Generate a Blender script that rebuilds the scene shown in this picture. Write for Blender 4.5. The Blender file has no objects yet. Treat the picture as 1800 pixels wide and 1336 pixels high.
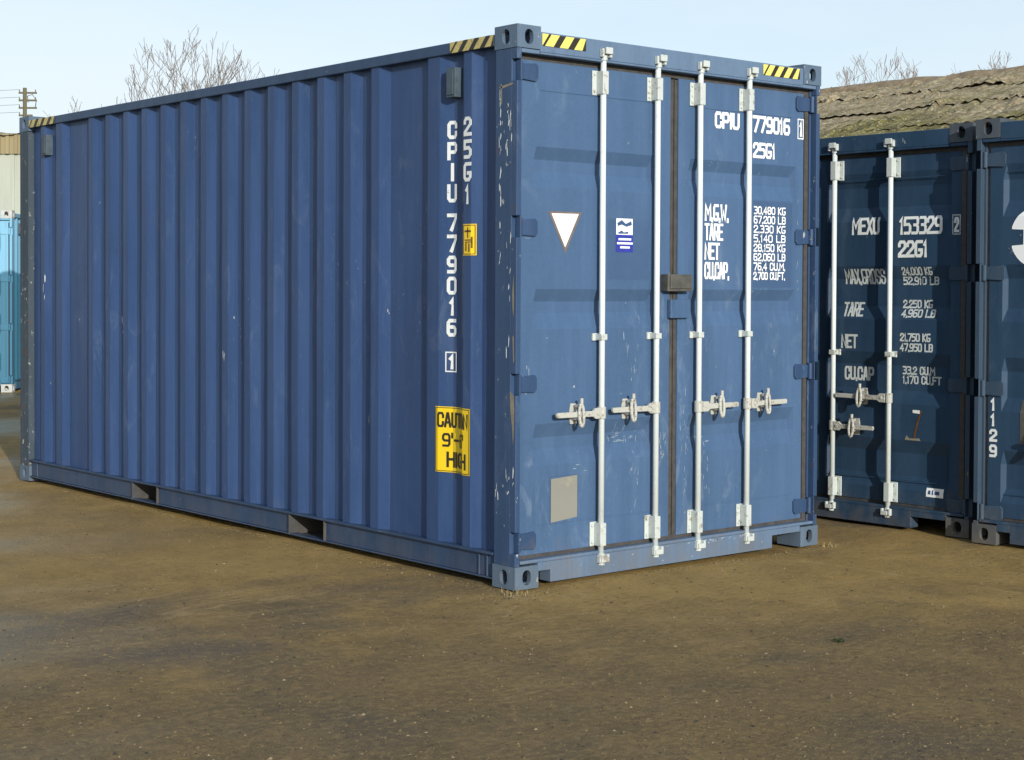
import bpy, bmesh, math, random
from mathutils import Vector, Matrix

random.seed(7)
S = bpy.context.scene
COL = S.collection
R = math.radians

# ------------------------------------------------------------------ camera
yaw, pit, rol = 0.685975, -0.019274, 0.004072
Fv = Vector((math.sin(yaw)*math.cos(pit), math.cos(yaw)*math.cos(pit), math.sin(pit)))
Rv = Vector((math.cos(yaw), -math.sin(yaw), 0))
Uv = Rv.cross(Fv)
R2 = math.cos(rol)*Rv + math.sin(rol)*Uv
U2 = -math.sin(rol)*Rv + math.cos(rol)*Uv
cam_d = bpy.data.cameras.new("camera")
cam = bpy.data.objects.new("camera", cam_d)
COL.objects.link(cam)
m = Matrix((R2, U2, -Fv)).transposed().to_4x4()
m.translation = Vector((-5.375623, -6.168629, 1.551083))
cam.matrix_world = m
cam_d.sensor_width = 36
cam_d.lens = 2819.793/1800*36
cam_d.shift_x = 80/1800
cam_d.shift_y = -108/1800
cam_d.clip_end = 2000
S.camera = cam

# ------------------------------------------------------------------ light
SUN_AZ, SUN_EL = R(20), R(15)          # azimuth from -Y towards -X
w = bpy.data.worlds.new("World")
S.world = w
w.use_nodes = True
nt = w.node_tree
bg = nt.nodes["Background"]
sky = nt.nodes.new("ShaderNodeTexSky")
sky.sky_type = 'NISHITA'
sky.sun_disc = False
sky.sun_elevation = R(24)
sky.altitude = 0
sky.air_density = 1.0
sky.dust_density = 1.2
sky.ozone_density = 1.0
sdir = Vector((-math.sin(SUN_AZ)*math.cos(SUN_EL), -math.cos(SUN_AZ)*math.cos(SUN_EL), math.sin(SUN_EL)))
sky.sun_rotation = math.atan2(sdir.x, sdir.y)
# thin high veil of cloud over the clear sky
tcw = nt.nodes.new("ShaderNodeTexCoord")
mpw = nt.nodes.new("ShaderNodeMapping")
mpw.inputs["Scale"].default_value = (1.2, 1.2, 4.5)
nt.links.new(tcw.outputs["Generated"], mpw.inputs["Vector"])
nzw = nt.nodes.new("ShaderNodeTexNoise")
nzw.inputs["Scale"].default_value = 1.6
nzw.inputs["Detail"].default_value = 5
nt.links.new(mpw.outputs[0], nzw.inputs["Vector"])
rpw = nt.nodes.new("ShaderNodeMapRange")
rpw.inputs[1].default_value = .3
rpw.inputs[2].default_value = .7
rpw.inputs[3].default_value = .42
rpw.inputs[4].default_value = .92
nt.links.new(nzw.outputs["Fac"], rpw.inputs[0])
mxw = nt.nodes.new("ShaderNodeMix")
mxw.data_type = 'RGBA'
# the veil is thickest low in the sky and thins out overhead
spw = nt.nodes.new("ShaderNodeSeparateXYZ")
nt.links.new(tcw.outputs["Generated"], spw.inputs[0])
hzw = nt.nodes.new("ShaderNodeMapRange")
hzw.inputs[1].default_value = .20
hzw.inputs[2].default_value = .65
hzw.inputs[3].default_value = 1.0
hzw.inputs[4].default_value = .12
nt.links.new(spw.outputs[2], hzw.inputs[0])
mlw = nt.nodes.new("ShaderNodeMath")
mlw.operation = 'MULTIPLY'
nt.links.new(rpw.outputs[0], mlw.inputs[0])
nt.links.new(hzw.outputs[0], mlw.inputs[1])
nt.links.new(mlw.outputs[0], mxw.inputs[0])
nt.links.new(sky.outputs[0], mxw.inputs[6])
mxw.inputs[7].default_value = (5.7, 6.3, 6.8, 1)
nt.links.new(mxw.outputs[2], bg.inputs[0])
bg.inputs[1].default_value = 0.15
sd = bpy.data.lights.new("sun", 'SUN')
sd.energy = 4.2
sd.angle = R(0.5)
sd.color = (1.0, 0.955, 0.88)
so = bpy.data.objects.new("sun", sd)
COL.objects.link(so)
so.rotation_euler = (-sdir).to_track_quat('-Z', 'Y').to_euler()
S.view_settings.view_transform = 'Standard'
S.view_settings.look = 'None'
S.view_settings.exposure = 0.0
S.view_settings.gamma = 1.0

# ------------------------------------------------------------------ materials
def new_mat(name):
    mt = bpy.data.materials.new(name)
    mt.use_nodes = True
    n = mt.node_tree
    return mt, n, n.nodes["Principled BSDF"]

def node(n, typ, **kw):
    x = n.nodes.new(typ)
    for k, v in kw.items():
        setattr(x, k, v)
    return x

def noise(n, vec, scale, detail=4, rough=0.55, dist=0.0):
    x = node(n, "ShaderNodeTexNoise")
    x.inputs["Scale"].default_value = scale
    x.inputs["Detail"].default_value = detail
    x.inputs["Roughness"].default_value = rough
    x.inputs["Distortion"].default_value = dist
    n.links.new(vec, x.inputs["Vector"])
    return x.outputs["Fac"]

def ramp(n, fac, a, b, ca=(0, 0, 0, 1), cb=(1, 1, 1, 1)):
    if a > b:
        a, b, ca, cb = b, a, cb, ca
    x = node(n, "ShaderNodeValToRGB")
    x.color_ramp.elements[0].position = a
    x.color_ramp.elements[0].color = ca
    x.color_ramp.elements[1].position = b
    x.color_ramp.elements[1].color = cb
    n.links.new(fac, x.inputs[0])
    return x.outputs[0]

def mixc(n, fac, a, b, blend='MIX'):
    x = node(n, "ShaderNodeMix", data_type='RGBA', blend_type=blend)
    for s, v in ((0, fac), (6, a), (7, b)):
        if isinstance(v, bpy.types.NodeSocket):
            n.links.new(v, x.inputs[s])
        elif s == 0:
            x.inputs[0].default_value = v
        else:
            x.inputs[s].default_value = tuple(v) + ((1,) if len(v) == 3 else ())
    return x.outputs[2]

def mth(n, op, a, b=0.0):
    x = node(n, "ShaderNodeMath", operation=op)
    for i, v in enumerate((a, b)):
        if isinstance(v, bpy.types.NodeSocket):
            n.links.new(v, x.inputs[i])
        else:
            x.inputs[i].default_value = v
    return x.outputs[0]

def mapping(n, vec, scale=(1, 1, 1), loc=(0, 0, 0), rot=(0, 0, 0)):
    x = node(n, "ShaderNodeMapping")
    x.inputs["Scale"].default_value = scale
    x.inputs["Location"].default_value = loc
    x.inputs["Rotation"].default_value = rot
    n.links.new(vec, x.inputs["Vector"])
    return x.outputs[0]

def bump(n, h, dist, strength=1.0, normal=None):
    x = node(n, "ShaderNodeBump")
    x.inputs["Distance"].default_value = dist
    x.inputs["Strength"].default_value = strength
    n.links.new(h, x.inputs["Height"])
    if normal is not None:
        n.links.new(normal, x.inputs["Normal"])
    return x.outputs[0]

def paint(name, col, wear=0.3, rough=0.42, seed=0.0, rust=0.1, fade=0.25, mud=0.5, wearcol=(.42, .44, .40), scuff_k=.1):
    """old container paint: mottled, streaked, chipped to primer and rust"""
    mt, n, p = new_mat(name)
    tc = node(n, "ShaderNodeTexCoord").outputs["Object"]
    v = mapping(n, tc, loc=(seed, seed*1.7, seed*.3))
    big = noise(n, v, 1.1, 5, .6)
    streak = noise(n, mapping(n, v, (9, 9, .55)), 1.0, 6, .65)
    fine = noise(n, v, 55, 3, .6)
    light = tuple(min(1, c*1.22+.012) for c in col)
    dark = tuple(c*.84 for c in col)
    c = mixc(n, ramp(n, big, .3, .7), dark, col)
    c = mixc(n, mth(n, 'MULTIPLY', ramp(n, streak, .42, .72), fade*2.4), c, light)
    c = mixc(n, mth(n, 'MULTIPLY', ramp(n, fine, .35, .75), .25), c, light)
    # chalky scuffs
    sc = noise(n, mapping(n, v, (3.2, 3.2, 1.4)), 2.4, 9, .72, .8)
    scm = noise(n, v, .8, 2)
    scuff = mth(n, 'MULTIPLY', ramp(n, sc, .54, .72), ramp(n, scm, .42, .60))
    c = mixc(n, mth(n, 'MULTIPLY', scuff, scuff_k), c, (.30, .37, .44))
    # chips
    ch = noise(n, mapping(n, v, (1, 1, .6)), 24, 5, .68)
    chm = noise(n, v, 1.9, 3)
    chips = mth(n, 'MULTIPLY', ramp(n, ch, .70-.08*wear, .72-.08*wear), ramp(n, chm, .58-.16*wear, .64-.16*wear))
    c = mixc(n, mth(n, 'MULTIPLY', chips, .8), c, wearcol)
    ru = noise(n, mapping(n, v, (1.5, 1.5, .7), loc=(4, 2, 7)), 11, 6, .7)
    rm = mth(n, 'MULTIPLY', ramp(n, ru, .66-.08*rust, .71-.08*rust), min(1, rust*2.2))
    c = mixc(n, rm, c, (.11, .055, .028))
    # splashed mud low down, broken up by noise
    sep = node(n, "ShaderNodeSeparateXYZ")
    n.links.new(tc, sep.inputs[0])
    hz = mth(n, 'SUBTRACT', noise(n, mapping(n, v, (5, 5, 2.5)), 1.6, 7, .7), mth(n, 'MULTIPLY', sep.outputs[2], 1.1))
    mm = mth(n, 'MULTIPLY', ramp(n, hz, .30, .52), mud)
    c = mixc(n, mm, c, (.17, .135, .085))
    n.links.new(c, p.inputs["Base Color"])
    rg = mth(n, 'ADD', mth(n, 'MULTIPLY', big, .22), rough-.08)
    rg = mth(n, 'ADD', rg, mth(n, 'MULTIPLY', chips, .3))
    n.links.new(rg, p.inputs["Roughness"])
    p.inputs["Specular IOR Level"].default_value = .28
    b1 = bump(n, fine, .0006, .5)
    b2 = bump(n, noise(n, v, 3.1, 3, .5), .012, .55, b1)
    b3 = bump(n, chips, .001, .4, b2)
    n.links.new(b3, p.inputs["Normal"])
    return mt

def plain(name, col, rough=.5, var=.25, scale=18, metallic=0.0, b=.002):
    mt, n, p = new_mat(name)
    tc = node(n, "ShaderNodeTexCoord").outputs["Object"]
    a = noise(n, tc, scale, 5, .65)
    c = mixc(n, ramp(n, a, .3, .75), tuple(x*(1-var) for x in col), tuple(min(1, x*(1+var*.6)) for x in col))
    n.links.new(c, p.inputs["Base Color"])
    p.inputs["Roughness"].default_value = rough
    p.inputs["Metallic"].default_value = metallic
    n.links.new(bump(n, a, b, .6), p.inputs["Normal"])
    return mt

def worn(name, col, under, amount=.5, scale=30, rough=.5):
    """lettering or sticker with flecks worn through to what lies under it"""
    mt, n, p = new_mat(name)
    tc = node(n, "ShaderNodeTexCoord").outputs["Object"]
    a = noise(n, tc, scale, 5, .7)
    bb = noise(n, tc, 5, 3)
    m_ = ramp(n, mth(n, 'ADD', mth(n, 'MULTIPLY', a, .7), mth(n, 'MULTIPLY', bb, .3)), .66-.14*amount, .71-.14*amount)
    c = mixc(n, mth(n, 'MULTIPLY', m_, .85), col, under)
    c = mixc(n, mth(n, 'MULTIPLY', ramp(n, bb, .35, .7), .2), c, tuple(x*.7 for x in col))
    n.links.new(c, p.inputs["Base Color"])
    p.inputs["Roughness"].default_value = rough
    return mt

M = {}
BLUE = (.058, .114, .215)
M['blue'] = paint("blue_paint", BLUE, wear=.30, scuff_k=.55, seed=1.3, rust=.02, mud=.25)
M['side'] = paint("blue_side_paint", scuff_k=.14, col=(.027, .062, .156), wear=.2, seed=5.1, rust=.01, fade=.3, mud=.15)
M['post'] = paint("post_paint", (.030, .064, .138), wear=.62, scuff_k=.35, seed=9.7, rust=.25, mud=.35)
M['cast'] = paint("casting_paint", (.088, .135, .195), wear=.75, seed=3.3, rust=.35, rough=.6, mud=.12)
M['hdr'] = paint("header_paint", (.105, .165, .255), wear=.35, seed=2.3, rust=.08, mud=.3)
M['rail'] = paint("rail_paint", (.028, .058, .118), wear=.4, seed=7.9, rust=.08, mud=.14)
M['dark_blue'] = paint("dark_blue_paint", (.021, .052, .098), wear=.2, seed=13.1, rust=.06, mud=.3)
M['dark_post'] = paint("dark_post_paint", (.040, .068, .105), wear=.5, seed=15.1, rust=.3, mud=.4)
M['dark_cast'] = paint("dark_casting_paint", (.060, .075, .090), wear=.8, seed=17.3, rust=.6, rough=.65, mud=.5)
M['far_post'] = paint("scraped_post_paint", (.045, .065, .085), wear=1.0, seed=23.3, rust=.5, rough=.65, mud=.5)
M['rod'] = worn("galvanised_white", (.64, .70, .69), (.34, .32, .26), .35, 24, .42)
M['bracket'] = worn("bracket_white", (.50, .55, .53), (.24, .20, .14), .75, 40, .5)
M['handle'] = worn("handle_zinc", (.44, .45, .41), (.17, .13, .08), .9, 55, .5)
M['gasket'] = plain("gasket_rubber", (.062, .058, .054), .75, .4, 22)
M['black'] = plain("black_steel", (.012, .012, .014), .7)
M['white'] = worn("white_vinyl", (.84, .87, .87), BLUE, .12, 45)
M['white_worn'] = worn("white_vinyl_worn", (.70, .73, .72), (.05, .085, .14), .5, 45)
M['white_c2'] = worn("white_lettering", (.74, .78, .76), (.03, .06, .11), .3, 60)
M['grey_c2'] = worn("grey_lettering", (.55, .60, .59), (.03, .06, .11), .75, 70)
M['yellow'] = worn("yellow_vinyl", (.80, .56, .015), (.30, .21, .03), .25, 12, .3)
M['pale_yellow'] = worn("pale_yellow_vinyl", (.78, .68, .16), (.5, .5, .3), .35, 30, .4)
M['dull_yellow'] = worn("dull_yellow_vinyl", (.50, .42, .16), (.14, .12, .07), .8, 40, .55)
M['ink'] = plain("black_ink", (.022, .020, .014), .5)
M['brown_ink'] = plain("brown_ink", (.14, .06, .012), .5)
M['rust_edge'] = plain("primer_edge", (.17, .13, .115), .6)
M['decal_blue'] = plain("decal_blue", (.030, .045, .33), .4)
M['grey_sheet'] = worn("grey_sheet", (.23, .235, .205), (.30, .29, .22), .5, 7, .55)
M['tan_paint'] = plain("bare_patch", (.24, .215, .16), .7)
M['patch'] = plain("overpaint_blue", (.046, .095, .205), .4, .12, 6, b=.0005)
M['patch_dark'] = plain("overpaint_dark_blue", (.049, .098, .195), .45, .12, 6, b=.0005)
M['brown_plate'] = plain("dirty_steel", (.085, .085, .075), .6, .4)

# ------------------------------------------------------------------ scene graph helpers
def link(o, parent=None):
    COL.objects.link(o)
    if parent is not None:
        o.parent = parent
    return o

def tag(o, label=None, cat=None, group=None, kind=None):
    for k, v in (('label', label), ('category', cat), ('group', group), ('kind', kind)):
        if v:
            o[k] = v
    return o

def thing(name, label, cat, loc=(0, 0, 0), rot=0.0, group=None):
    o = bpy.data.objects.new(name, None)
    o.empty_display_size = .2
    o.location = loc
    o.rotation_euler = (0, 0, rot)
    link(o)
    return tag(o, label, cat, group)

def obj(name, bm, mat, parent=None, smooth=False, bevel=0.0, label=None):
    bmesh.ops.recalc_face_normals(bm, faces=bm.faces)
    me = bpy.data.meshes.new(name)
    bm.to_mesh(me)
    bm.free()
    if smooth:
        for p in me.polygons:
            p.use_smooth = True
    for mm in (mat if isinstance(mat, (list, tuple)) else [mat]):
        me.materials.append(mm)
    o = bpy.data.objects.new(name, me)
    link(o, parent)
    if bevel:
        b = o.modifiers.new("bevel", 'BEVEL')
        b.width = bevel
        b.segments = 2
        b.limit_method = 'ANGLE'
        b.angle_limit = R(40)
    if label:
        o['label'] = label
    return o

def box(bm, x0, x1, y0, y1, z0, z1, mi=0):
    vs = [bm.verts.new(c) for c in ((x0, y0, z0), (x1, y0, z0), (x1, y1, z0), (x0, y1, z0),
                                    (x0, y0, z1), (x1, y0, z1), (x1, y1, z1), (x0, y1, z1))]
    for f in ((0, 3, 2, 1), (4, 5, 6, 7), (0, 1, 5, 4), (1, 2, 6, 5), (2, 3, 7, 6), (3, 0, 4, 7)):
        bm.faces.new([vs[i] for i in f]).material_index = mi

def boxes(*bs):
    bm = bmesh.new()
    for b in bs:
        box(bm, *b)
    return bm

def prism(bm, pts, a, b, axis='y', mi=0):
    """extrude polygon: pts in the two other axes, from a to b along axis"""
    def mk(p, t):
        return {'x': (t, p[0], p[1]), 'y': (p[0], t, p[1]), 'z': (p[0], p[1], t)}[axis]
    A = [bm.verts.new(mk(p, a)) for p in pts]
    B = [bm.verts.new(mk(p, b)) for p in pts]
    n = len(pts)
    bm.faces.new(A).material_index = mi
    bm.faces.new(B[::-1]).material_index = mi
    for i in range(n):
        bm.faces.new((A[i], A[(i+1) % n], B[(i+1) % n], B[i])).material_index = mi

def tube(bm, a, b, r0, r1=None, seg=12, caps=True):
    a, b = Vector(a), Vector(b)
    r1 = r0 if r1 is None else r1
    d = (b-a).normalized()
    q = d.orthogonal().normalized()
    t = d.cross(q)
    A, B = [], []
    for i in range(seg):
        an = 2*math.pi*i/seg
        v = math.cos(an)*q+math.sin(an)*t
        A.append(bm.verts.new(a+v*r0))
        B.append(bm.verts.new(b+v*r1))
    for i in range(seg):
        bm.faces.new((A[i], A[(i+1) % seg], B[(i+1) % seg], B[i]))
    if caps:
        bm.faces.new(A[::-1])
        bm.faces.new(B)

def holed_plate(bm, hw, hh, hole, th, mtx):
    """plate of half sizes hw, hh with one polygonal hole, thickness th"""
    outer = [(-hw, -hh), (hw, -hh), (hw, hh), (-hw, hh)]
    b = bmesh.new()
    ed = []
    for loop in (outer, hole):
        vs = [b.verts.new((x, y, 0)) for x, y in loop]
        for i in range(len(vs)):
            ed.append(b.edges.new((vs[i], vs[(i+1) % len(vs)])))
    bmesh.ops.triangle_fill(b, edges=ed, use_beauty=True, use_dissolve=False)
    g = bmesh.ops.extrude_face_region(b, geom=b.faces[:])
    for v in g['geom']:
        if isinstance(v, bmesh.types.BMVert):
            v.co.z -= th
    b.transform(mtx)
    tmp = bpy.data.meshes.new("t")
    b.to_mesh(tmp)
    b.free()
    bm.from_mesh(tmp)
    bpy.data.meshes.remove(tmp)

def solid_plate(bm, hw, hh, hole, th, mtx):
    b = bmesh.new()
    box(b, -hw, hw, -hh, hh, -th, 0)
    b.transform(mtx)
    append_bm(bm, b)

def stadium(w_, h_, n=6):
    pts = []
    r = min(w_, h_)/2
    if h_ >= w_:
        for i in range(n+1):
            a = math.pi*i/n
            pts.append((r*math.cos(a), h_/2-r+r*math.sin(a)))
        for i in range(n+1):
            a = math.pi+math.pi*i/n
            pts.append((r*math.cos(a), -h_/2+r+r*math.sin(a)))
    else:
        pts = [(y, -x) for x, y in stadium(h_, w_, n)]
    return pts

def interp(tab, t):
    if t <= tab[0][0]:
        return tab[0][1]
    for (a, va), (b, vb) in zip(tab, tab[1:]):
        if t <= b:
            return va+(vb-va)*(t-a)/(b-a) if b > a else vb
    return tab[-1][1]

def grid(bm, xs, ys, fn, mi=0):
    V = [[bm.verts.new(fn(x, y)) for x in xs] for y in ys]
    for j in range(len(ys)-1):
        for i in range(len(xs)-1):
            bm.faces.new((V[j][i], V[j][i+1], V[j+1][i+1], V[j+1][i])).material_index = mi
    return V

GLYPH = {
 'A': [[(0, 0), (.42, 1), (.58, 1), (1, 0)], [(.18, .30), (.82, .30)]],
 'B': [[(0, 0), (0, 1), (.8, 1), (1, .87), (1, .66), (.86, .54), (1, .4), (1, .15), (.8, 0), (0, 0)], [(0, .53), (.86, .53)]],
 'C': [[(1, .70), (1, .85), (.8, 1), (.2, 1), (0, .85), (0, .15), (.2, 0), (.8, 0), (1, .15), (1, .30)]],
 'E': [[(1, 1), (0, 1), (0, 0), (1, 0)], [(0, .52), (.8, .52)]],
 'F': [[(1, 1), (0, 1), (0, 0)], [(0, .52), (.8, .52)]],
 'G': [[(.98, 1), (.8, 1), (.2, 1), (0, .85), (0, .15), (.2, 0), (.8, 0), (1, .15), (1, .42), (.62, .42)]],
 'H': [[(0, 0), (0, 1)], [(1, 0), (1, 1)], [(0, .52), (1, .52)]],
 'I': [[(.5, 0), (.5, 1)]],
 'K': [[(0, 0), (0, 1)], [(1, 1), (.1, .5), (1, 0)]],
 'L': [[(0, 1), (0, 0), (1, 0)]],
 'M': [[(0, 0), (0, 1), (.5, .42), (1, 1), (1, 0)]],
 'N': [[(0, 0), (0, 1), (1, 0), (1, 1)]],
 'O': [[(0, .15), (0, .85), (.2, 1), (.8, 1), (1, .85), (1, .15), (.8, 0), (.2, 0), (0, .15)]],
 'P': [[(0, 0), (0, 1), (.8, 1), (1, .87), (1, .56), (.8, .43), (0, .43)]],
 'R': [[(0, 0), (0, 1), (.8, 1), (1, .87), (1, .6), (.8, .47), (0, .47)], [(.5, .47), (1, 0)]],
 'S': [[(1, .76), (1, .86), (.8, 1), (.2, 1), (0, .86), (0, .64), (.2, .53), (.8, .47), (1, .36), (1, .14), (.8, 0), (.2, 0), (0, .14), (0, .24)]],
 'T': [[(0, 1), (1, 1)], [(.5, 0), (.5, 1)]],
 'U': [[(0, 1), (0, .15), (.2, 0), (.8, 0), (1, .15), (1, 1)]],
 'W': [[(0, 1), (.2, 0), (.5, .6), (.8, 0), (1, 1)]],
 'X': [[(0, 0), (1, 1)], [(0, 1), (1, 0)]],
 '0': [[(0, .15), (0, .85), (.2, 1), (.8, 1), (1, .85), (1, .15), (.8, 0), (.2, 0), (0, .15)]],
 '1': [[(.12, .80), (.55, 1), (.55, 0)]],
 '2': [[(0, .74), (0, .86), (.2, 1), (.8, 1), (1, .86), (1, .62), (0, .12), (0, 0), (1, 0)]],
 '3': [[(.04, 1), (.2, 1), (.8, 1), (1, .86), (1, .64), (.8, .53), (.4, .53)], [(.8, .53), (1, .4), (1, .14), (.8, 0), (.04, 0)]],
 '4': [[(.75, 0), (.75, 1), (0, .3), (1, .3)]],
 '5': [[(1, 1), (0, 1), (0, .56), (.75, .58), (1, .44), (1, .14), (.8, 0), (.05, 0)]],
 '6': [[(.96, 1), (.8, 1), (.2, 1), (0, .85), (0, .15), (.2, 0), (.8, 0), (1, .15), (1, .42), (.8, .55), (0, .55)]],
 '7': [[(0, 1), (1, 1), (1, .8), (.38, 0)]],
 '8': [[(.2, .53), (0, .65), (0, .86), (.2, 1), (.8, 1), (1, .86), (1, .65), (.8, .53), (1, .4), (1, .14), (.8, 0), (.2, 0), (0, .14), (0, .4), (.2, .53), (.8, .53)]],
 '9': [[(.04, 0), (.2, 0), (.8, 0), (1, .15), (1, .85), (.8, 1), (.2, 1), (0, .85), (0, .58), (.2, .45), (1, .45)]],
 '-': [[(.1, .5), (.9, .5)]],
 '.': [[(.5, -.09), (.5, .05)]],
 "'": [[(.5, .75), (.5, 1.05)]],
 '"': [[(.2, .75), (.2, 1.05)], [(.8, .75), (.8, 1.05)]],
 '/': [[(0, 0), (1, 1)]],
}

def text_bm(s, h, wd, bold=.03, wt=None):
    """container lettering: condensed block capitals as flat ribbons, height h, total width wd, origin lower left"""
    narrow = {'I': .10, '1': .42, '.': .08, "'": .08, ' ': .45, '"': .35}
    gap = .42
    adv, tot = [], 0
    for ch in s:
        a = narrow.get(ch, 1.25 if ch in 'MW' else 1.0)
        adv.append((tot, a))
        tot += a+gap
    tot -= gap
    if wt is None:
        wt = h*.17
    ux = (wd-wt)/max(tot, .3)
    wt = min(wt, ux*.44) if len(s) > 1 else wt
    wt *= 1+max(0, bold-.02)*9
    hh = h-wt
    bm = bmesh.new()
    lay = 0
    for ch, (x0, a) in zip(s, adv):
        for pl in GLYPH.get(ch, []):
            if ch in ('I', '.', "'"):
                pts = [Vector((wt/2+(x0+a/2)*ux, wt/2+p[1]*hh)) for p in pl]
            else:
                pts = [Vector((wt/2+(x0+p[0]*a)*ux, wt/2+p[1]*hh)) for p in pl]
            closed = (pts[0]-pts[-1]).length < 1e-6
            n_ = len(pts)
            L_, R_ = [], []
            for i in range(n_):
                if closed and i in (0, n_-1):
                    d0, d1 = (pts[0]-pts[-2]).normalized(), (pts[1]-pts[0]).normalized()
                else:
                    d0 = (pts[i]-pts[i-1]).normalized() if i else (pts[1]-pts[0]).normalized()
                    d1 = (pts[i+1]-pts[i]).normalized() if i < n_-1 else d0
                q = (d0+d1)
                q = q.normalized() if q.length > 1e-4 else d0
                nn = Vector((-q.y, q.x))
                k = min(1/max(.35, nn.dot(Vector((-d0.y, d0.x)))), 1.9)
                e = Vector((0, 0))
                if not closed and i == 0:
                    e = -d1*wt/2
                if not closed and i == n_-1:
                    e = d0*wt/2
                L_.append(pts[i]+nn*k*wt/2+e)
                R_.append(pts[i]-nn*k*wt/2+e)
            z = lay*.0002
            lay = (lay+1) % 4
            A = [bm.verts.new((p.x, p.y, z+i_*.00006)) for i_, p in enumerate(L_)]
            B_ = [bm.verts.new((p.x, p.y, z+i_*.00006)) for i_, p in enumerate(R_)]
            for i in range(n_-1):
                bm.faces.new((A[i], A[i+1], B_[i+1], B_[i]))
    return bm

def append_bm(dst, src):
    tmp = bpy.data.meshes.new("t")
    src.to_mesh(tmp)
    src.free()
    dst.from_mesh(tmp)
    bpy.data.meshes.remove(tmp)

# ------------------------------------------------------------------ container builder
W, L = 2.438, 6.058
YD = .05        # depth of the door skin behind the corner castings
XO, XI = .012, .048   # side skin: crest and recess

def side_profile():
    t = [(.178, XI), (.325, XI), (.377, XO), (.44, XO), (.505, XI), (.565, XI), (.65, XO), (.75, XO), (.812, XI), (1.136, XI)]
    y = 1.204
    for k in range(14):
        t += [(y, XO), (y+.072, XO)]
        if k < 13:
            t += [(y+.14, XI), (y+.2072, XI)]
        y += .2752
    first = t[:10]
    t += [(L-a, b) for a, b in first[::-1]]
    return t

def casting(parent, cx, cy, zc, mat, label=None):
    """cx, cy: -1/+1 side signs; zc: bottom z"""
    sx, sy, sz = .162, .178, .118
    x0 = 0 if cx < 0 else W-sx
    y0 = 0 if cy < 0 else L-sy
    bm = bmesh.new()
    c = Vector((x0+sx/2, y0+sy/2, zc+sz/2))
    th = .028
    hs = stadium(.058, .079)
    # end faces (normal -y / +y)
    for s in (-1, 1):
        (holed_plate if s == cy else solid_plate)(bm, sx/2, sz/2, hs, th, Matrix.Translation(c+Vector((0, s*sy/2, 0))) @ Matrix.Rotation(R(90)*(1 if s < 0 else -1), 4, 'X'))
    for s in (-1, 1):
        (holed_plate if s == cx else solid_plate)(bm, sy/2-.0285, sz/2, hs, th, Matrix.Translation(c+Vector((s*sx/2, 0, 0))) @ Matrix.Rotation(R(90)*s, 4, 'Y') @ Matrix.Rotation(R(90), 4, 'Z'))
    for s in (-1, 1):
        holed_plate(bm, sx/2-.0285, sy/2-.0285, stadium(.062, .11), th, Matrix.Translation(c+Vector((0, 0, s*sz/2))) @ (Matrix.Rotation(math.pi, 4, 'X') if s < 0 else Matrix()))
    return obj("corner_casting", bm, mat, parent, label=label)

class Cfg:
    pass

def door_table(bands, z0, z1, d=.034):
    t = [(z0, 0)]
    for (zt, s1, fl, s2) in bands[::-1]:
        t += [(zt-s1-fl-s2, 0), (zt-s1-fl, d), (zt-s1, d), (zt, 0)]
    t += [(z1, 0)]
    return t

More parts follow.
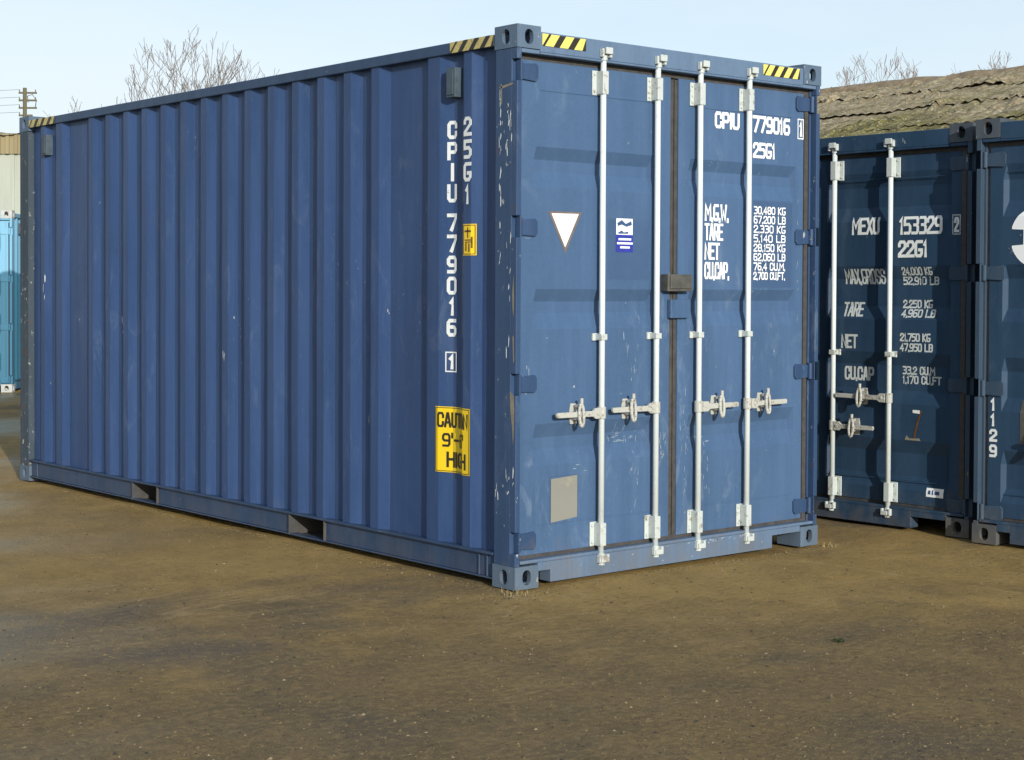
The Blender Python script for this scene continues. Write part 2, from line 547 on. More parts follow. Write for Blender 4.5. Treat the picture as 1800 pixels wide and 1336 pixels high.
def build_container(name, label, loc, rot, H, c, group):
    root = thing(name, label, 'shipping container', loc, rot, group)
    GK = getattr(c, 'gasket', M['gasket'])
    P = c.paint
    zt = H-.118
    # corner castings
    for (a, b) in ((-1, -1), (1, -1), (-1, 1), (1, 1)):
        for z in (0, zt):
            casting(root, a, b, z, c.cast)
    # rear corner posts
    for s in (-1, 1):
        x0, x1 = (.004, .07) if s < 0 else (W-.07, W-.004)
        bm = boxes((x0, x1, L-.16, L-.004, .118, zt))
        if s < 0:
            box(bm, .0, .003, L-.06, L-.02, .118, zt)
        obj("corner_post", bm, c.rear_post, root, bevel=.006)
    # door-end corner posts (J section with slots at the hinges)
    hz = c.hinges
    for s in (-1, 1):
        bm = bmesh.new()
        def B(x0, x1, *r):
            if s < 0:
                box(bm, x0, x1, *r)
            else:
                box(bm, W-x1, W-x0, *r)
        B(.004, .05, .046, .172, .118, zt)
        zz = .118
        for h in sorted(hz):
            B(.004, .036, .004, .0455, zz, h-.055)
            B(.03, .036, .004, .0455, h-.055, h+.055)
            zz = h+.055
        B(.004, .036, .004, .0455, zz, zt)
        B(.0505, .062, .08, .15, .13, zt)
        obj("corner_post", bm, c.post, root, bevel=.004)
    # header and sill
    hb, ht = H-.142, H-.026
    bm = boxes((.1625, W-.1625, .003, .075, hb+.012, ht), (.1625, W-.1625, .0, .08, hb, hb+.0115),
               (.04, .162, .006, .1, hb, zt-.002), (W-.162, W-.04, .006, .1, hb, zt-.002))
    obj("door_header", bm, c.hdr, root, bevel=.004)
    bm = boxes((.25, 2.02, .003, .09, .018, .128), (.1625, .2497, .003, .09, .083, .128),
               (2.0203, W-.1625, .003, .09, .092, .128), (.04, W-.04, .0035, .10, .1284, .146))
    box(bm, .255, .262, .0905, .14, .02, .12)
    obj("door_sill", bm, c.hdr, root, bevel=.004)
    # gasket round the door opening
    bm = boxes((.045, W-.045, .056, .075, H-.178, hb-.002), (.045, W-.045, .056, .075, .1465, .165),
               (.0505, .069, .058, .078, .165, H-.178), (W-.098, W-.064, .045, .06, .165, H-.178))
    obj("door_gasket", bm, GK, root)
    obj("door_jamb", boxes((W-.0635, W-.0505, .07, .11, .15, H-.15)), M['black'], root)
    # roof
    bm = bmesh.new()
    ys = [.18+i*.1045 for i in range(55)]
    grid(bm, [.061, .10, W-.10, W-.061], ys, lambda x, y: (x, y, H-.034+(0 if (x < .08 or x > W-.08) else (.012 if int(round((y-.18)/.1045)) % 2 else 0))))
    obj("roof_panel", bm, c.rail, root)
    # side rails and skins
    prof = side_profile()
    zb, ztr = .176, H-.096
    for s in (-1, 1):
        fx = (lambda x: x) if s < 0 else (lambda x: W-x)
        def BX(bm, x0, x1, *r):
            a, b = sorted((fx(x0), fx(x1)))
            box(bm, a, b, *r)
        bm = bmesh.new()
        BX(bm, 0.001, .06, .1785, L-.1785, ztr, H-.036)
        obj("top_rail", bm, c.rail, root, bevel=.005)
        bm = bmesh.new()
        pk = [(1.743, 2.115), (3.80, 4.155)]
        segs = [(.1785, 1.743), (2.115, 3.80), (4.155, L-.1785)]
        BX(bm, -.002, .07, .1785, L-.1785, .160, .1735)
        for a, b in segs:
            BX(bm, .022, .03, a, b, .0425, .1597)
            BX(bm, .002, .07, a, b, .034, .042)
        for a in (.235, .30, L-.30):
            BX(bm, .012, .0215, a, a+.008, .0425, .1597)
        for a, b in pk:
            BX(bm, .0045, .07, a+.0005, b-.0005, .032, .0405)
        obj("bottom_rail", bm, c.rail, root, bevel=.002)
        for a, b in pk:   # fork pocket walls and floor
            bm = bmesh.new()
            BX(bm, .004, 1.18, a-.006, a-.0005, .031, .1595)
            BX(bm, .004, 1.18, b+.0005, b+.006, .031, .1595)
            BX(bm, .071, 1.18, a, b, .150, .1585)
            BX(bm, .071, 1.18, a, b, .020, .0285)
            BX(bm, 1.1805, 1.19, a, b, .020, .1585)
            obj("fork_pocket", bm, c.pocket, root)
        bm = bmesh.new()
        zs = [zb-.002]+[zb+(ztr-zb)*i/12 for i in range(1, 12)]+[ztr+.002]
        rnd = random.Random(5 if s < 0 else 6)
        jit = {}
        def sp(y, z):
            x = interp(prof, y)
            k = (round(y, 3), round(z, 3))
            if k not in jit:
                jit[k] = rnd.uniform(-.0012, .0012)
            return (fx(x+jit[k]*(1 if zb+.1 < z < ztr-.1 else 0)), y, z)
        grid(bm, [p[0] for p in prof], zs, sp)
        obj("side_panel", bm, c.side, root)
        # vents
        for (vy, dz) in ((.49, 0), (L-.52, 0)):
            bm = bmesh.new()
            h0, h1 = H-.33, H-.172
            BX(bm, -.012, .047, vy, vy+.075, h0, h1)
            BX(bm, -.018, -.0125, vy+.01, vy+.065, h0+.012, h1-.012)
            obj("air_vent", bm, M['vent'], root, bevel=.004)
    # underside and floor
    obj("floor", boxes((.075, W-.075, .15, L-.15, .1765, .19)), M['black'], root)
    # rear end panel
    bm = bmesh.new()
    xs, k = [], 0
    x = .07
    while x < W-.07:
        xs.append((x, .0 if (k//2) % 2 else .04))
        x += .07 if k % 2 else .05
        k += 1
    grid(bm, [a[0] for a in xs]+[W-.07], [.1, H-.05], lambda x, z: (x, L-.02-interp(xs, x), z))
    obj("end_panel", bm, c.side, root)
    # doors
    dt, db = H-.170, .165
    tab = door_table(c.bands, db, dt)
    doors = []
    for s in (0, 1):
        d0, d1 = ((.072, 1.179), (1.243, 2.336))[s]
        r0, r1 = ((.16, 1.045), (1.325, 2.265))[s]
        xt = [(d0, 0), (r0, 0), (r0+.02, 1), (r1-.02, 1), (r1, 0), (d1, 0)]
        def dep(x, z, tab=tab, xt=xt):
            return interp(tab, z)*interp(xt, x)
        bm = bmesh.new()
        V = grid(bm, [a[0] for a in xt], [a[0] for a in tab], lambda x, z: (x, YD+dep(x, z), z))
        nz, nx = len(tab), len(xt)
        loop = [V[0][i] for i in range(nx)]+[V[j][nx-1] for j in range(1, nz)]+[V[nz-1][i] for i in range(nx-2, -1, -1)]+[V[j][0] for j in range(nz-2, 0, -1)]
        back = [bm.verts.new((v.co.x, YD+.045, v.co.z)) for v in loop]
        for i in range(len(loop)):
            j = (i+1) % len(loop)
            bm.faces.new((loop[i], loop[j], back[j], back[i]))
        # weld seams between panel and frame
        for z in (dt-.150, db+.148):
            box(bm, r0+.045, r1-.03, YD-.0035, YD-.0005, z, z+.0045)
        door = obj("door", bm, P, root, label=c.door_labels[s] if c.door_labels else None)
        doors.append((door, dep))
        # hinges
        for h in hz:
            bm = bmesh.new()
            if s == 0:
                pts = [(.037, h-.040), (.165, h-.048), (.180, h-.03), (.180, h+.03), (.165, h+.045), (.037, h+.036)]
                prism(bm, pts, YD-.013, YD-.001)
                tube(bm, (.048, YD-.02, h-.05), (.048, YD-.02, h+.048), .014)
            else:
                pts = [(W-x, z) for x, z in [(.037, h-.040), (.165, h-.048), (.180, h-.03), (.180, h+.03), (.165, h+.045), (.037, h+.036)]]
                prism(bm, pts, YD-.013, YD-.001)
                tube(bm, (W-.048, YD-.02, h-.05), (W-.048, YD-.02, h+.048), .014)
            obj("hinge", bm, c.post, door, bevel=.003)
        # gasket lip on the meeting edge
        if s == 0:
            bm = boxes((1.180, 1.2085, YD+.006, YD+.02, db, dt), (1.213, 1.2415, YD+.006, YD+.02, db, dt), (1.2087, 1.2128, YD-.002, YD+.012, db+.01, dt-.01))
            obj("gasket", bm, GK, door)
        # locking rods
        for ri in (0, 1):
            rx = c.rods[s*2+ri]
            bm = bmesh.new()
            tube(bm, (rx, .010, .10), (rx, .010, H-.10), .0164, seg=14)
            rod = obj("locking_rod", bm, M['rod'], door, smooth=True)
            for ztop in (H-.095, .105):
                up = ztop > 1
                bm = bmesh.new()
                # cam and keeper
                zc = ztop
                box(bm, rx-.036, rx-.021, -.022, .0025, zc-.022, zc+.022)
                box(bm, rx+.021, rx+.036, -.022, .0025, zc-.022, zc+.022)
                tube(bm, (rx, .008, zc-.038), (rx, .008, zc+.026), .0205, seg=10)
                if up:
                    box(bm, rx-.020, rx+.030, -.034, -.0225, zc-.006, zc+.030)
                else:
                    box(bm, rx-.030, rx+.020, -.030, -.0225, zc-.020, zc+.008)
                obj("cam_keeper", bm, M['bracket'], rod, bevel=.003)
                bm = bmesh.new()
                zg = H-.250 if up else .232
                hh = .066
                box(bm, rx-.050, rx+.050, YD-.010, YD-.0004, zg-hh, zg+hh)
                box(bm, rx-.0215, rx+.0215, -.011, YD-.0102, zg-hh+.004, zg+hh-.004)
                for q in (-1, 1):
                    for e in (-1, 1):
                        tube(bm, (rx+q*.036, YD-.0102, zg+e*.045), (rx+q*.036, YD-.018, zg+e*.045), .008, seg=6)
                obj("rod_guide", bm, M['bracket'], rod, bevel=.004)
            for zg in c.mids:
                bm = boxes((rx-.042, rx+.036, YD-.014, YD-.0004, zg-.020, zg+.020), (rx-.022, rx+.022, -.011, YD-.0142, zg-.016, zg+.016))
                obj("rod_guide", bm, M['bracket'], rod, bevel=.003)
            # handle
            hzv, sgn, ln, cat_ = c.handles[s*2+ri]
            if sgn:
                bm = bmesh.new()
                prism(bm, [(rx+sgn*.018, hzv-.030), (rx+sgn*.060, hzv-.030), (rx+sgn*.078, hzv-.017), (rx+sgn*ln, hzv-.014),
                           (rx+sgn*(ln+.006), hzv), (rx+sgn*ln, hzv+.014), (rx+sgn*.078, hzv+.014), (rx+sgn*.060, hzv+.028), (rx+sgn*.018, hzv+.028)], -.012, .006)
                tube(bm, (rx, .010, hzv-.032), (rx, .010, hzv+.032), .024, seg=12)
                tube(bm, (rx+sgn*.045, -.017, hzv), (rx+sgn*.045, .012, hzv), .011, seg=8)
                obj("handle", bm, M['handle'], rod, bevel=.003)
                hx = rx+sgn*cat_
                bm = bmesh.new()
                # retainer bracket: plate on the door, hinged keeper ring in front
                prism(bm, [(hx-.022, hzv-.055), (hx+.022, hzv-.055), (hx+.030, hzv), (hx+.020, hzv+.055), (hx-.020, hzv+.055), (hx-.030, hzv)], YD-.008, YD-.0004)
                box(bm, hx-.016, hx+.016, -.006, YD-.0082, hzv-.030, hzv-.0135)
                n_ = 14
                for i in range(n_):
                    a0, a1 = 2*math.pi*i/n_, 2*math.pi*(i+1)/n_
                    tube(bm, (hx+.016*math.cos(a0), -.020+.004*math.sin(a0), hzv-.004+.060*math.sin(a0)),
                         (hx+.016*math.cos(a1), -.020+.004*math.sin(a1), hzv-.004+.060*math.sin(a1)), .0095, seg=8)
                box(bm, hx-.010, hx+.012, -.020, .02, hzv+.035, hzv+.052)
                tube(bm, (hx+.004, -.016, hzv+.055), (hx+.004, -.016, hzv+.085), .010, seg=8)
                obj("handle_catch", bm, M['handle'], door, bevel=.002)
    # customs lock box and door blade at the meeting edge
    dr = doors[1][0]
    if c.lockbox:
        obj("lock_cover", boxes((1.105, 1.30, -.010, YD-.001, 1.535, 1.63), (1.12, 1.285, -.018, -.0105, 1.55, 1.615)), M['brown_plate'], dr, bevel=.004)
        obj("lock_plate", boxes((1.16, 1.31, .020, YD-.001, 1.385, 1.49)), P, dr, bevel=.004)
    return root, doors

M['vent'] = plain("vent_plastic", (.055, .085, .11), .6, .3)

def on_door(door, dep, name, bm, mat, bands, label=None, off=.0025, parent=None):
    """bm lies in (x, z=0..) given as XY; drape on door skin"""
    for (zt, s1, fl, s2) in bands:
        for z in (zt, zt-s1, zt-s1-fl, zt-s1-fl-s2):
            bmesh.ops.bisect_plane(bm, geom=bm.verts[:]+bm.edges[:]+bm.faces[:], plane_co=(0, z, 0), plane_no=(0, 1, 0))
    for v in bm.verts:
        x, z, lay = v.co
        v.co = Vector((x, YD+dep(x, z)-off-lay, z))
    return obj(name, bm, mat, door, label=label)

def letters(door, dep, s, x0, x1, zlo, zhi, mat, bands, bold=.03, label=None):
    bm = text_bm(s, zhi-zlo, x1-x0, bold)
    for v in bm.verts:
        v.co.x += x0
        v.co.y += zlo
    return on_door(door, dep, "lettering", bm, mat, bands, label)

def poly2(pts):
    bm = bmesh.new()
    bm.faces.new([bm.verts.new((x, y, 0)) for x, y in pts])
    return bm

def rect2(x0, x1, y0, y1):
    return poly2([(x0, y0), (x1, y0), (x1, y1), (x0, y1)])

def frame2(x0, x1, y0, y1, t):
    bm = bmesh.new()
    for r in ((x0, x1, y0, y0+t), (x0, x1, y1-t, y1), (x0, x0+t, y0+t, y1-t), (x1-t, x1, y0+t, y1-t)):
        append_bm(bm, rect2(*r))
    return bm

def on_side(root, name, bm, mat, off=.003, label=None, parent=None):
    """bm in XY = (distance from camera-left to right i.e. -y, z); draped on left side skin (x near 0)"""
    prof = side_profile()
    for a, _ in prof:
        bmesh.ops.bisect_plane(bm, geom=bm.verts[:]+bm.edges[:]+bm.faces[:], plane_co=(-a, 0, 0), plane_no=(1, 0, 0))
    for v in bm.verts:
        y, z, lay = -v.co.x, v.co.y, v.co.z
        v.co = Vector((interp(prof, y)-off-lay, y, z))
    return obj(name, bm, mat, root, label=label)

def hazard(root, fn, x0, x1, z0, z1, nst, ymat, lean, label):
    """striped plate: base and slanted black stripes; fn maps (u, z, off) to a point"""
    bm = bmesh.new()
    def quad(u0, u1, v0, v1, o, mi, sl=0.0):
        vs = []
        for (u, z) in ((u0, z0), (u1, z0), (u1+sl, z1), (u0+sl, z1)):
            vs.append(bm.verts.new(fn(min(max(u, x0), x1), z, o)))
        bm.faces.new(vs).material_index = mi
    quad(x0, x1, 0, 0, .003, 0)
    st = (x1-x0)/nst
    for i in range(nst+1):
        a = x0+i*st-.25*st
        a0, a1 = max(a, x0), min(a+st*.42, x1)
        if a1 <= a0:
            continue
        quad(a0, a1, 0, 0, .0045, 1, lean)
    me = obj("hazard_plate", bm, [ymat, M['ink']], root, label=label)
    return me

# ------------------------------------------------------------------ main container
c = Cfg()
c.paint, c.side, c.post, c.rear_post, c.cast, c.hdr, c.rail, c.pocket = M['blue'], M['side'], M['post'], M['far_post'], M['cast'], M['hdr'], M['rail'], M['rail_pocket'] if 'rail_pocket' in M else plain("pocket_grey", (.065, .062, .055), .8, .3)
c.hinges = [.24, 1.055, 1.865, 2.665]
c.bands = [(2.285, .065, .06, .085), (1.545, .065, .06, .085), (.842, .075, .06, .085)]
c.rods = [.619, 1.036, 1.380, 1.796]
c.mids = [1.290]
c.handles = [(.885, -1, .335, .175), (.895, -1, .345, .205), (.885, 1, .315, .165), (.885, 1, .33, .15)]
c.lockbox = True
c.door_labels = None
GROUP = "blue steel shipping containers in the yard"
main, mdoors = build_container("shipping_container", "large bright blue corrugated container in the foreground with yellow caution sign on its side",
                               (0, 0, 0), 0, 2.896, c, GROUP)
B = c.bands
(dL, depL), (dR, depR) = mdoors
# left door marks
t_bm = poly2([(.277, 1.942), (.489, 1.944), (.383, 1.755)])
on_door(dL, depL, "triangle_border", poly2([(.262, 1.952), (.504, 1.954), (.385, 1.735)]), M['rust_edge'], B, off=.0015)
on_door(dL, depL, "triangle_sticker", poly2([(.285, 1.942), (.480, 1.944), (.383, 1.765)]), M['white'], B, label="white downward pointing triangle sticker")
on_door(dL, depL, "overpainted_patch", rect2(.70, 1.010, 1.60, 1.925), M['patch_dark'], B, off=.0008)
on_door(dL, depL, "sticker", rect2(.759, .884, 1.842, 1.930), M['white'], B, off=.0022)
on_door(dL, depL, "sticker", rect2(.757, .887, 1.748, 1.8415), M['decal_blue'], B, label="blue sticker with three white lines")
bm = bmesh.new()
for (a, b, z) in ((.775, .872, 1.812), (.764, .884, 1.790), (.788, .862, 1.768)):
    append_bm(bm, rect2(a, b, z, z+.011))
on_door(dL, depL, "sticker_lines", bm, M['white'], B, off=.0035)
bm = poly2([(.766, 1.905), (.80, 1.922), (.83, 1.902), (.872, 1.918), (.878, 1.896), (.835, 1.886), (.80, 1.897), (.77, 1.888)])
append_bm(bm, poly2([(.772, 1.853), (.80, 1.866), (.815, 1.855), (.85, 1.86), (.85, 1.848), (.775, 1.847)]))
on_door(dL, depL, "sticker_lines", bm, M['patch'], B, off=.0035)
on_door(dL, depL, "grey_plate", poly2([(.290, .318), (.480, .335), (.480, .558), (.290, .548)]), M['grey_sheet'], B, label="faded grey rectangle low on the door")
on_door(dL, depL, "grey_plate_edge", frame2(.284, .486, .312, .562, .0035), M['patch_dark'], B, off=.0015)
# right door marks
letters(dR, depR, "CPIU", 1.541, 1.752, 2.470, 2.566, M['white'], B, .034, "CPIU lettering at the top of the right door")
letters(dR, depR, "779016", 1.868, 2.205, 2.467, 2.567, M['white'], B, .030)
on_door(dR, depR, "check_digit_frame", frame2(2.278, 2.334, 2.452, 2.574, .007), M['white'], B)
letters(dR, depR, "1", 2.294, 2.318, 2.468, 2.558, M['white'], B, .06)
letters(dR, depR, "25G1", 1.873, 2.073, 2.318, 2.410, M['white'], B, .030)
on_door(dR, depR, "overpainted_patch", rect2(1.885, 2.235, 1.560, 2.068), M['patch_dark'], B, off=.0008)
for i, s in enumerate(("M.G.W.", "TARE", "NET", "CU.CAP.")):
    zt_ = 2.035-i*.1105
    letters(dR, depR, s, 1.462, 1.462+(.205, .160, .130, .215)[i], zt_-.098, zt_, M['white'], B, .038)
for i, s in enumerate(("30.480 KG", "67.200 LB", "2.330 KG", "5.140 LB", "28.150 KG", "62.060 LB", "76.4 CU.M.", "2.700 CU.FT.")):
    zt_ = 2.036-i*.0550
    letters(dR, depR, s, 1.885, 2.172, zt_-.047, zt_, M['white'], B, .022)
# header plates
hf = lambda x, z, o: (x, .003-o, z)
hazard(main, hf, .172, .480, 2.800, 2.862, 3, M['pale_yellow'], .045, "yellow and black striped plate")
hazard(main, hf, 1.905, 2.235, 2.800, 2.862, 4, M['pale_yellow'], .045, "yellow and black striped plate")
sf = lambda u, z, o: (.001-o, -u, z)
hazard(main, sf, -.545, -.182, 2.802, 2.8595, 4, M['dull_yellow'], .05, "dirty yellow and black striped plate")
hazard(main, sf, -(L-.182), -(L-.65), 2.802, 2.8595, 4, M['dull_yellow'], .05, "dirty yellow and black striped plate")
# side lettering, one character under the other
def stack(chars, yc, z0, pitch, h, wd, mat):
    bm = bmesh.new()
    for i, ch in enumerate(chars):
        if ch == ' ':
            continue
        w1 = wd*(.35 if ch == 'I' else .6 if ch == '1' else 1)
        b = text_bm(ch, h, w1, .035, .017)
        for v in b.verts:
            v.co.x += -yc-w1/2
            v.co.y += z0-i*pitch-h
        append_bm(bm, b)
    return on_side(main, "lettering", bm, mat)
stack("CPIU", .572, 2.448, .1135, .098, .062, M['white_worn'])
stack("779016", .572, 1.950, .1135, .096, .062, M['white_worn'])
stack("25G1", .408, 2.455, .1200, .102, .062, M['white_worn'])
b_ = frame2(-.610, -.536, 1.095, 1.205, .007)
on_side(main, "check_digit_frame", b_, M['white_worn'])
stack("1", .573, 1.190, .1, .080, .062, M['white_worn'])
on_side(main, "warning_sign", rect2(-.440, -.350, 1.722, 1.888), M['yellow'], label="small yellow sticker beside the code")
bm = frame2(-.436, -.354, 1.727, 1.883, .004)
for r in ((-.425, -.375, 1.845, 1.855), (-.405, -.397, 1.815, 1.87), (-.425, -.37, 1.80, 1.806), (-.42, -.41, 1.745, 1.79), (-.395, -.385, 1.74, 1.785), (-.42, -.372, 1.79, 1.795), (-.375, -.367, 1.76, 1.82)):
    append_bm(bm, rect2(*r))
on_side(main, "warning_print", bm, M['brown_ink'], off=.0045)
on_side(main, "caution_sign", rect2(-.672, -.378, .553, .908), M['yellow'], label="yellow caution sign moulded over the corrugation")
bm = frame2(-.667, -.383, .558, .903, .0035)
for s, x0, x1, z0, z1 in (("CAUTION", -.655, -.392, .795, .878), ("9'-6\"", -.625, -.43, .690, .765), ("HIGH", -.60, -.41, .580, .665)):
    b = text_bm(s, z1-z0, x1-x0, .0)
    for v in b.verts:
        v.co.x += x0
        v.co.y += z0
    append_bm(bm, b)
on_side(main, "caution_lettering", bm, M['ink'], off=.0045)
# bare scrape on the near post, chipped edge
bm = bmesh.new()
for pts in ([(-.048, 1.02), (-.018, 1.0), (-.012, .93), (-.016, .80), (-.022, .745), (-.030, .83), (-.044, .92)],
            [(-.030, 1.30), (-.020, 1.31), (-.017, 1.18), (-.024, 1.16)], [(-.034, 1.52), (-.024, 1.62), (-.018, 1.50), (-.022, 1.40), (-.030, 1.44)],
            [(-.15, 2.585), (-.04, 2.60), (-.03, 2.592), (-.12, 2.575)], [(-.132, 2.60), (-.122, 2.60), (-.118, 2.50), (-.128, 2.49)]):
    append_bm(bm, poly2(pts))
for v in bm.verts:
    v.co = Vector((.0028, -v.co.x, v.co.y))
obj("bare_patch", bm, M['tan_paint'], main, label="bare scraped patches on the near corner post")

rnd = random.Random(41)
def scratches(name, spots, on_post=False):
    bm = bmesh.new()
    for (y, z, dy, dz, k) in spots:
        for i in range(k):
            a, b = y+rnd.gauss(0, dy), z+rnd.gauss(0, dz)
            w_, h_ = rnd.uniform(.0015, .005), rnd.uniform(.006, .035)
            sk = rnd.uniform(-.006, .006)
            append_bm(bm, poly2([(-a-w_, b-h_), (-a+w_*.2, b-h_*.8), (-a+w_+sk, b+h_*.3), (-a+sk, b+h_), (-a-w_*.6+sk, b+h_*.5)]))
    if on_post:
        for v in bm.verts:
            v.co = Vector((.0030, -v.co.x, v.co.y))
        return obj(name, bm, M['white_worn'], main)
    return on_side(main, name, bm, M['white_worn'], off=.002)
scratches("scratches", [(4.62, 1.66, .012, .05, 9), (4.36, 1.28, .012, .06, 12), (5.62, 1.55, .01, .05, 5), (1.32, .75, .01, .03, 3), (2.9, 1.1, .004, .02, 2)])
scratches("scratches", [(.13, 2.44, .008, .06, 7), (.13, 2.2, .006, .10, 6), (.135, 1.85, .004, .12, 4), (.06, 2.42, .008, .05, 8), (.055, 2.3, .02, .02, 4),
                        (.055, .55, .02, .03, 6), (.15, .50, .006, .03, 4), (.06, 1.5, .01, .15, 8)], True)

def rub(door, dep, spots, bands=B):
    bm = bmesh.new()
    for (x, z, dx, dz, k, hz_) in spots:
        for i in range(k):
            a, b = x+rnd.gauss(0, dx), z+rnd.gauss(0, dz)
            w_, h_ = rnd.uniform(.0012, .0035), rnd.uniform(.006, .03)
            if hz_:
                w_, h_ = h_, w_
            sk = rnd.uniform(-.008, .008)
            append_bm(bm, poly2([(a-w_, b-h_), (a+w_*.3, b-h_*.7), (a+w_+sk, b+h_*.4), (a+sk, b+h_), (a-w_*.7+sk, b+h_*.3)]))
    return on_door(door, dep, "scratches", bm, M['chalk'], bands, off=.0012)
M['chalk'] = worn("chalky_scrape", (.26, .33, .40), BLUE, .9, 60, .7)
rub(dL, depL, [(.86, .735, .07, .012, 16, True), (.80, .77, .02, .02, 8, False), (1.12, .74, .02, .07, 14, False), (1.115, .60, .015, .05, 8, False), (.93, .55, .03, .10, 12, False),
               (.88, 1.15, .05, .16, 14, False), (.52, .60, .03, .01, 3, True), (.12, 1.05, .03, .04, 7, False), (.14, 1.86, .03, .03, 6, True)])
rub(dR, depR, [(1.30, .72, .015, .12, 10, False), (1.31, .46, .01, .08, 6, False), (1.46, .70, .04, .01, 6, True), (1.47, .52, .04, .08, 14, False), (1.9, 1.2, .1, .2, 6, False), (2.29, 1.55, .004, .2, 5, False)])
bm = bmesh.new()
for i in range(34):
    a, b = (rnd.gauss(1.48, .13), rnd.gauss(.118, .006)) if i < 26 else (rnd.uniform(.4, 2.0), rnd.uniform(.03, .12))
    w_, h_ = rnd.uniform(.004, .016), rnd.uniform(.0015, .005)
    append_bm(bm, poly2([(a-w_, b-h_), (a+w_*.3, b-h_*.7), (a+w_, b+h_*.4), (a, b+h_), (a-w_*.7, b+h_*.3)]))
for v in bm.verts:
    v.co = Vector((v.co.x, .0018, v.co.y))
obj("paint_chips", bm, M['chalk'], main)

# ------------------------------------------------------------------ dark container to the right of it
c2 = Cfg()
c2.paint = c2.side = M['dark_blue']
c2.post, c2.rear_post, c2.cast, c2.hdr, c2.rail = M['dark_post'], M['dark_post'], M['dark_cast'], M['dark_blue'], M['dark_blue']
c2.pocket = c.pocket
c2.hinges = [.19, .95, 1.655, 2.345]
c2.bands = [(2.315, .095, .13, .095), (1.705, .085, .18, .085), (1.140, .085, .16, .085), (.575, .085, .15, .085)]
c2.rods = [.60, 1.03, 1.41, 1.845]
c2.mids = [1.13]
c2.handles = [(.64, -1, .335, .175), (.84, -1, .345, .205), (.640, 1, .325, .165), (.845, -1, .40, .21)]
c2.lockbox = False
c2.door_labels = None
second, d2 = build_container("shipping_container", "dark navy container with white MEXU lettering, just right of the bright blue one",
                             (3.2636, 1.994, 0), -1.5308, 2.591, c2, GROUP)
(q, dep) = d2[1]
B2 = c2.bands
letters(q, dep, "MEXU", 1.523, 1.741, 1.911, 2.024, M['white_c2'], B2, .03)
letters(q, dep, "153329", 1.886, 2.205, 1.905, 2.022, M['white_c2'], B2, .028)
letters(q, dep, "22G1", 1.879, 2.100, 1.757, 1.868, M['white_c2'], B2, .028)
on_door(q, dep, "check_digit_frame", frame2(2.274, 2.332, 1.898, 2.024, .006), M['grey_c2'], B2)
letters(q, dep, "2", 2.286, 2.322, 1.912, 2.008, M['white_c2'], B2, .02)
for s, x0, x1, z0, z1 in (("MAX.GROSS", 1.455, 1.775, 1.585, 1.686), ("TARE", 1.448, 1.612, 1.370, 1.466), ("NET", 1.445, 1.577, 1.158, 1.252), ("CU.CAP", 1.452, 1.685, .946, 1.038)):
    letters(q, dep, s, x0, x1, z0, z1, M['grey_c2'], B2, .034)
for s, x1, z in (("24.000 KG", 2.125, 1.642), ("52.910 LB", 2.163, 1.580), ("2.250 KG", 2.120, 1.430), ("4.960 LB", 2.150, 1.370),
                 ("21.750 KG", 2.125, 1.215), ("47.950 LB", 2.143, 1.150), ("33.2 CU.M", 2.140, 1.000), ("1.170 CU.FT", 2.186, .940)):
    letters(q, dep, s, 1.900, x1, z, z+.054, M['grey_c2'], B2, .028)
on_door(q, dep, "label_sticker", rect2(2.103, 2.227, .225, .282), M['white'], B2, label="small white label low on the door")
bm = bmesh.new()
for r in ((2.118, 2.135, .242, .266), (2.145, 2.155, .240, .270), (2.165, 2.20, .242, .264)):
    append_bm(bm, rect2(*r))
on_door(q, dep, "label_print", bm, M['patch'], B2, off=.0035)
on_door(q, dep, "number_mark", poly2([(2.000, .775), (2.052, .775), (2.052, .752), (2.000, .756)]), M['white_c2'], B2)
on_door(q, dep, "number_mark", poly2([(2.058, .775), (2.070, .775), (2.045, .70), (2.018, .595), (2.005, .595), (2.028, .69)]), M['brown_ink'], B2)
on_door(q, dep, "number_mark", poly2([(1.945, .590), (1.958, .608), (1.975, .590), (2.05, .594), (2.06, .578), (1.945, .578)]), M['tan_paint'], B2)

# ------------------------------------------------------------------ third container, at the right edge
c3 = Cfg()
c3.__dict__.update(c2.__dict__)
c3.handles = [(.64, -1, .22, .12)]+c2.handles[1:]
third, d3 = build_container("shipping_container", "dark blue container with white 1129 and round white emblem, cut off by the right edge",
                            (3.262, -.530, 0), -1.5308, 2.591, c3, GROUP)
(q, dep) = d3[0]
bm = bmesh.new()
for i, ch in enumerate("1129"):
    b = text_bm(ch, .078, .036 if ch == '1' else .052, .03, .015)
    for v in b.verts:
        v.co.x += .083 if ch != '1' else .088
        v.co.y += .812-i*.0945
    append_bm(bm, b)
on_door(q, dep, "lettering", bm, M['white_c2'], B2)
cx, cz, rr = .400, 1.868, .190
pts = []
for i in range(64):
    a = math.pi+2*math.pi*(i+.5)/64
    x, z = cx+rr*math.cos(a), cz+rr*math.sin(a)
    pts.append((x, z))
pts = [p for p in pts if not (abs(p[1]-cz) < .05 and p[0] < cx)]
bm = poly2(pts[:]+[(cx-rr+.01, cz+.05), (cx-rr+.085, cz+.045), (cx-rr+.085, cz-.045), (cx-rr+.01, cz-.05)])
bmesh.ops.triangulate(bm, faces=bm.faces[:])
on_door(q, dep, "emblem", bm, M['white'], B2, label="round white emblem with a notch")
on_door(q, dep, "vent_strip", rect2(.285, .345, .62, .885), M['brown_plate'], B2)

